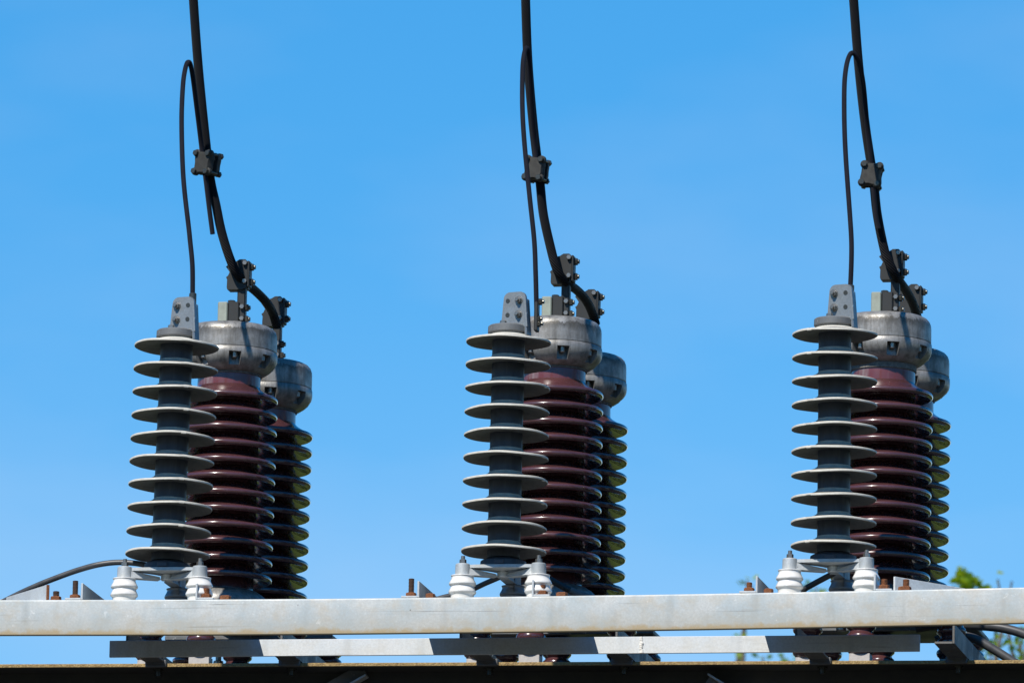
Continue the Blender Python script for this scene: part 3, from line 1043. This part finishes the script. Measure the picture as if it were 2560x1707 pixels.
# ------------------------------------------------------------------ terminal clamps on the bushing caps
def clamp(i, j):
    th0, q = bush[i][j]
    cl = thing('terminal_clamp', W(q.x, q.y, q.z), 'dark bolted terminal clamp on the cap of the %s %s bushing' % (ROW[j], SIDE[i]), 'clamp', 'terminal clamps on the bushing caps')
    cl.scale = (1.03, 1.03, 1.03)
    b = .0025
    MB().box((-.019, .005, .030), (.025, .046, .062), b).build('terminal_flag', M['flag'], cl)
    MB().box((.009, .002, .0305), (.028, .040, .061), b).build('clamp_foot', M['clamp'], cl)
    MB().hexa(.0095, .061, .067, Matrix.Translation((.0, .0, 0)), .3).build('bolt', M['bolt_dark'], cl)
    MB().box((.0265, .0, .085), (.021, .024, .17), .003).build('post', M['clamp'], cl)
    # upper body with a groove on its left side
    up = MB()
    pol = [(-.010, .097), (-.0085, .092), (.030, .092), (.040, .097), (.0425, .160), (.038, .1665), (.018, .1665), (.013, .163), (-.006, .158), (-.0105, .152), (-.0135, .150), (-.009, .144), (-.0035, .136), (-.0075, .127), (-.0125, .123), (-.0095, .117)]
    up.prism(pol, -.018, .022)
    up.build('clamp_body', M['clamp'], cl, 30)
    MB().box((.0445, -.004, .131), (.0065, .034, .066), .002).build('keeper', M['clamp'], cl)
    for (x, z) in ((.048, .150), (.048, .112), (.0375, .047), (.0375, .018)):
        m = MB()
        mt = rotm('Y', math.radians(90), (x, -.004, z))
        m.hexa(.0088, 0, .0075, mt, .25)
        m.cyl(.0055, .0075, .012, 14, mt, .001)
        m.build('bolt', M['bolt_dark'], cl)
    for (x, z) in ((.036, .158), (.036, .112), (.030, .048), (.030, .018)):
        m = MB()
        mt = rotm('X', math.radians(90), (x, -.018 if z > .1 else -.012, z))
        m.hexa(.0062, 0, .009, mt, .1)
        m.build('bolt_head', M['bolt'], cl)
    return cl
for i in range(3):
    for j in range(2):
        clamp(i, j)

# ------------------------------------------------------------------ conductors
def cable(name, pts, r, material, label, cat, group=None, n=16, sub=8, fixed=True):
    pts = catmull(pts, sub)
    o = pts[0].copy()
    m = MB().tube([p - o for p in pts], r, n)
    ob = m.build(name, material, None, 60)
    ob.location = o
    return tag(ob, label, cat, group)
main_px = (
    [(470, -330), (474, -160), (483.5, 0), (494.8, 156), (510, 312), (525, 442), (540, 513), (554, 580), (575, 647), (594, 686)],
    [(1309, -330), (1310, -160), (1314, 0), (1320, 156), (1333, 312), (1349, 446), (1358.5, 536), (1378, 625), (1390, 667), (1404, 694)],
    [(2112, -330), (2122, -160), (2134, 0), (2146, 156), (2163, 312), (2183, 446), (2193, 536), (2211, 625), (2222, 654), (2236, 684)])
tail_px = ([(612, 706), (640, 729), (667, 757), (682, 783), (692, 815)],
           [(1424, 712), (1445, 728), (1466, 752), (1480, 780), (1489, 810)],
           [(2250, 705), (2266, 728), (2281, 756), (2291, 785), (2297, 812)])
for i in range(3):
    pts = [P3(x, y, T1 - .05) for x, y in main_px[i][:-1]] + [P3(*main_px[i][-1], T1 - .035)]
    nt_ = len(tail_px[i])
    for k, (x, y) in enumerate(tail_px[i]):
        pts.append(P3(x, y, T1 - .02 + (T2 - .045 - T1 + .02) * min(1, (k + .4) / (nt_ - 1.2))))
    cable('main_conductor', pts, .0118, M['strand'], 'thick black stranded conductor hanging down to the %s bushings' % SIDE[i], 'cable', 'thick conductors', 18)
jump_px = (
    [(481, 765), (481.5, 738), (481, 664), (475, 600), (472.5, 575), (458.5, 446), (454, 312), (456.7, 223), (462, 178), (470, 156), (479, 174), (491.5, 268), (502.5, 357), (508, 405), (514, 446), (523, 520), (531.5, 585)],
    [(1342, 800), (1341, 758), (1339, 680), (1335.5, 600), (1324, 491), (1311, 357), (1306, 268), (1306.5, 178), (1310, 138), (1316, 121), (1322, 140), (1326, 200), (1330, 268), (1337, 357), (1341, 412), (1346, 450)],
    [(2125, 745), (2126, 718), (2128.5, 653), (2128.5, 600), (2124.6, 536), (2115, 402), (2111, 312), (2110.7, 223), (2114, 178), (2121, 146), (2131, 133), (2145, 150), (2157, 201), (2164, 268), (2169, 330), (2177, 400), (2181, 446), (2190, 540), (2197, 572)])
for i in range(3):
    P = jump_px[i]
    top = min(range(len(P)), key=lambda k: P[k][1])
    pts = []
    for k, (x, y) in enumerate(P):
        if k <= top:
            y0 = P[0][1]; u = (y0 - y) / (y0 - P[top][1])
            t = .105 + (T1 - .21 - .105) * u ** 1.5
        else:
            u = min(1.0, (y - P[top][1]) / (300.0 - P[top][1] + 60))
            t = T1 - .21 + .128 * (u ** .8)
        pts.append(P3(x, y, t))
    cable('jumper_cable', pts, .0062, M['strand_thin'], 'thin black jumper cable looping up from the %s arrester to the conductor' % SIDE[i], 'cable', 'jumper cables', 14)
# frayed sleeve end on the leftmost and rightmost conductors
# parallel-groove connectors
con_px = ((519, 410), (1342, 425), (2179, 440))
con_yaw = (-.45, -.2, .05)
for i in range(3):
    p = P3(*con_px[i], T1 - .068)
    d = (P3(main_px[i][5][0], main_px[i][5][1], T1) - P3(main_px[i][4][0], main_px[i][4][1], T1)).normalized()
    lx = -math.asin(d.dot(SV))
    cn = thing('cable_connector', p, 'knobbly dark bolted connector joining jumper and conductor of the %s phase' % SIDE[i], 'connector', 'bolted cable connectors')
    cn.rotation_euler = (0, -lx * .8, -PSI + con_yaw[i])
    for sg, nm in ((-1, 'front_shell'), (1, 'back_shell')):
        m = MB()
        # cushion shaped shell with four lobes
        nn = 14
        vs = []; fs = []
        for layer, (yy, k_) in enumerate(((sg * .008, 1.0), (sg * .020, .97), (sg * .027, .82))):
            for a in range(32):
                th_ = 2 * math.pi * a / 32
                lob = .0272 + .0032 * math.cos(4 * th_ - math.pi) + .0009 * math.sin(3 * th_ + i * 2)
                vs.append((lob * 1.05 * k_ * math.cos(th_), yy, lob * 1.22 * k_ * math.sin(th_)))
        for l_ in range(2):
            for a in range(32):
                b_ = (a + 1) % 32
                q_ = (l_ * 32 + a, l_ * 32 + b_, (l_ + 1) * 32 + b_, (l_ + 1) * 32 + a)
                fs.append(q_ if sg < 0 else q_[::-1])
        fs.append(tuple(range(64, 96)) if sg < 0 else tuple(range(64, 96))[::-1])
        fs.append(tuple(range(32))[::-1] if sg < 0 else tuple(range(32)))
        m.add(vs, fs)
        m.build(nm, M['clamp2'], cn, 50)
    for x in (-.0195, .0195):
        for z in (-.0235, .0235):
            m = MB()
            mt = rotm('X', math.radians(90), (x, -.016, z))
            m.cyl(.0105, -.002, .010, 18, mt, .002)
            m.build('boss', M['clamp2'], cn)
            m = MB().hexa(.0078, .0, .008, rotm('X', math.radians(90), (x, -.026, z)), .3)
            m.cyl(.005, -.05, .0, 12, rotm('X', math.radians(90), (x, -.024, z)))
            m.build('bolt', M['bolt_dark'], cn)
            m = MB().hexa(.0085, .0, .010, rotm('X', math.radians(-90), (x, .020, z)), .1)
            m.build('nut', M['bolt_dark'], cn)
# side clamp that holds the middle jumper at its arrester
a = L3(1341, 790, .10)
sc_ = thing('jumper_clamp', W(a.x, .105, a.z), 'small black jumper clamp with bolts beside the middle arrester terminal', 'clamp')
MB().box((0, 0, -.002), (.010, .028, .074), .002).build('clamp_plate', M['clamp'], sc_)
for z, x in ((.036, .010), (-.008, .006), (-.020, .008)):
    m = MB(); mt = rotm('Y', math.radians(90), (x - .004, -.006, z))
    m.hexa(.0085, 0, .008, mt, .2); m.cyl(.005, .008, .014, 12, mt, .001)
    m.build('bolt', M['bolt_dark'], sc_)
# lugs where the outer jumpers meet their terminal plates
for i in (0, 2):
    a = L3(jump_px[i][1][0], jump_px[i][1][1] + 22, .103)
    lg = MB().cyl(.0095, -.03, .028, 18, None, .002).build('cable_lug', M['bolt_dark'])
    lg.location = W(a.x, .103, a.z); lg.rotation_euler = (0, 0, -PSI)
    tag(lg, 'dark crimped lug behind the terminal plate of the %s arrester' % SIDE[i], 'lug', 'jumper lugs')

# earth cables at the arrester feet
def pxcable(name, pts, r, material, label, group=None):
    return cable(name, [P3(*p) for p in pts], r, material, label, 'cable', group, 16, 8)
pxcable('earth_cable', [(420, 1432, .12), (392, 1420, .14), (360, 1411, .15), (325, 1406, .15), (285, 1405.5, .15), (240, 1412, .15), (190, 1426, .16), (140, 1444, .17), (90, 1464, .18), (30, 1492, .20), (-40, 1530, .22), (-120, 1580, .24)], .0072, M['rubber_grey'],
        'black earth cable arching out to the left from the foot of the leftmost arrester', 'earth cables')
pxcable('earth_cable', [(1262, 1436, .13), (1240, 1446, .14), (1212, 1458, .15), (1180, 1473, .16), (1146, 1485, .17), (1110, 1492, .18), (1050, 1510, .19), (990, 1530, .2)], .0068, M['rubber_grey'],
        'dark earth cable sloping down to the left under the middle arrester', 'earth cables')
pxcable('earth_cable', [(2085, 1432, .13), (2060, 1445, .14), (2032, 1460, .15), (2012, 1472, .155), (2004, 1484, .16), (2000, 1520, .165)], .0075, M['rubber'],
        'dark earth cable bending down under the rightmost arrester', 'earth cables')
pxcable('earth_cable', [(1375, 1448, .33), (1398, 1461, .33), (1424, 1475, .33)], .0085, M['rubber'],
        'short black cable end behind the right foot of the middle arrester', 'earth cables')
pxcable('cable_sleeve', [(1426, 1476, .33), (1450, 1486, .33), (1490, 1500, .33), (1530, 1530, .34)], .0095, M['galv_dark'],
        'grey metal sleeve beyond the short black cable at the middle arrester')
pxcable('power_cable', [(2290, 1570, .82), (2340, 1562, .82), (2400, 1562, .82), (2460, 1564, .82), (2510, 1570, .82), (2560, 1584, .82), (2620, 1612, .82), (2700, 1670, .82), (2760, 1750, .82)], .0120, M['rubber_grey'],
        'thick grey cable leaving to the right directly under the pale front beam', 'power cables')
pxcable('power_cable', [(2340, 1600, .80), (2378, 1586, .80), (2402, 1587, .80), (2440, 1597, .80), (2480, 1620, .80), (2525, 1648, .80), (2570, 1680, .80), (2620, 1740, .80)], .0115, M['rubber_grey'],
        'thick grey cable drooping to the right behind the dark beam', 'power cables')

# ------------------------------------------------------------------ tree behind, right: only its top shoots rise above the beams
def tree(bt, shoots, seed, label, crown_r=2.6, leaves=9000):
    rnd = random.Random(seed)
    tips = [P3(x, y, bt + dt) for x, y, dt, _, _ in shoots]
    cx = sum(p.x for p in tips) / len(tips); cy = sum(p.y for p in tips) / len(tips)
    top = max(p.z for p in tips)
    ground = Vector((cx + .6, cy + .4, 0))
    th = thing('broadleaf_tree', ground, label, 'tree', 'trees behind the gantry', (0, 0, 0))
    fork = Vector((cx + .3, cy + .2, top - 4.0)) - ground
    path = catmull([Vector((0, 0, -.1)), Vector((.1, .05, 2.5)), Vector((-.1, .1, 4.6)), fork])
    rr = [.20 - .13 * k / (len(path) - 1) for k in range(len(path))]
    MB().tube(path, rr, 12).build('trunk', M['bark'], th, 60)
    twigs = MB(); lv = MB()
    for (x, y, dt, dens, spread), p in zip(shoots, tips):
        tip = p - ground
        basep = fork + Vector((rnd.uniform(-.3, .3), rnd.uniform(-.3, .3), rnd.uniform(-.4, .4)))
        low = Vector((tip.x + rnd.uniform(-.3, .3), tip.y + rnd.uniform(-.3, .3), tip.z - 1.6))
        pth = catmull([basep, basep.lerp(low, .55) + Vector((0, 0, .2)), low, tip.lerp(low, .45) + Vector((rnd.uniform(-.06, .06), 0, 0)), tip], 6)
        twigs.tube(pth, [.035 * (1 - k / (len(pth) - 1)) + .004 for k in range(len(pth))], 6)
        for k in range(dens):
            u = rnd.random() ** 1.6
            c = tip + (low - tip) * u * .22
            off = Vector((rnd.gauss(0, 1), rnd.gauss(0, 1), rnd.gauss(0, .9))) * spread
            leaf_quad(lv, c + off, Vector((rnd.uniform(-1, 1), rnd.uniform(-1, 1), rnd.uniform(-.6, .8))), rnd.uniform(.03, .055), rnd)
        for k in range(40):
            u = rnd.uniform(.25, 1.0)
            c = tip + (low - tip) * u
            off = Vector((rnd.gauss(0, 1), rnd.gauss(0, 1), rnd.gauss(0, 1))) * .12 * u
            leaf_quad(lv, c + off, Vector((rnd.uniform(-1, 1), rnd.uniform(-1, 1), rnd.uniform(-.6, .8))), rnd.uniform(.04, .07), rnd)
    # the main crown, below the line of the beams
    limbs = []
    ctr = fork + Vector((0, 0, -.3))
    for k in range(26):
        a = rnd.uniform(0, 2 * math.pi); el = rnd.uniform(-.5, .75)
        e = ctr + Vector((math.cos(a) * math.cos(el), math.sin(a) * math.cos(el), math.sin(el) * .9)) * crown_r * rnd.uniform(.6, 1.0)
        limbs.append(e)
        b0_ = path[int(len(path) * rnd.uniform(.55, .99))]
        pth = catmull([b0_, b0_.lerp(e, .5) + Vector((0, 0, .25)), e], 5)
        twigs.tube(pth, [.05 * (1 - q / (len(pth) - 1)) + .006 for q in range(len(pth))], 6)
    for k in range(leaves):
        e = rnd.choice(limbs)
        c = ctr.lerp(e, rnd.uniform(.55, 1.05)) + Vector((rnd.gauss(0, .30), rnd.gauss(0, .30), rnd.gauss(0, .22)))
        leaf_quad(lv, c, Vector((rnd.uniform(-1, 1), rnd.uniform(-1, 1), rnd.uniform(-.8, .5))), rnd.uniform(.06, .11), rnd)
    twigs.build('branches', M['bark'], th, 60)
    lv.build('crown', M['leaf'], th, 60)
    return th
tree(22.0, [(2416, 1428, 0, 110, .016), (2404, 1444, .05, 110, .016), (2430, 1446, -.05, 110, .016), (2414, 1456, 0, 90, .02), (2494, 1447, .3, 6, .016), (2530, 1452, -.2, 5, .014), (2490, 1470, .1, 30, .03), (2554, 1566, .2, 40, .035), (2545, 1600, -.2, 30, .035), (2575, 1560, 0, 40, .05), (2476, 1618, 0, 6, .02)],
     11, 'bright green tree whose top shoot rises behind the right end of the pale front beam')
tree(26.0, [(2072, 1560, 0, 70, .045), (2086, 1572, .1, 60, .04), (1868, 1449, .2, 14, .02), (1880, 1462, -.1, 12, .02), (2040, 1465, 0, 30, .025), (1852, 1634, .3, 10, .018), (1908, 1640, 0, 18, .022), (1958, 1640, .2, 26, .025), (1972, 1650, .1, 26, .03)],
     23, 'green tree whose leaves show through the gap under the rightmost arrester')
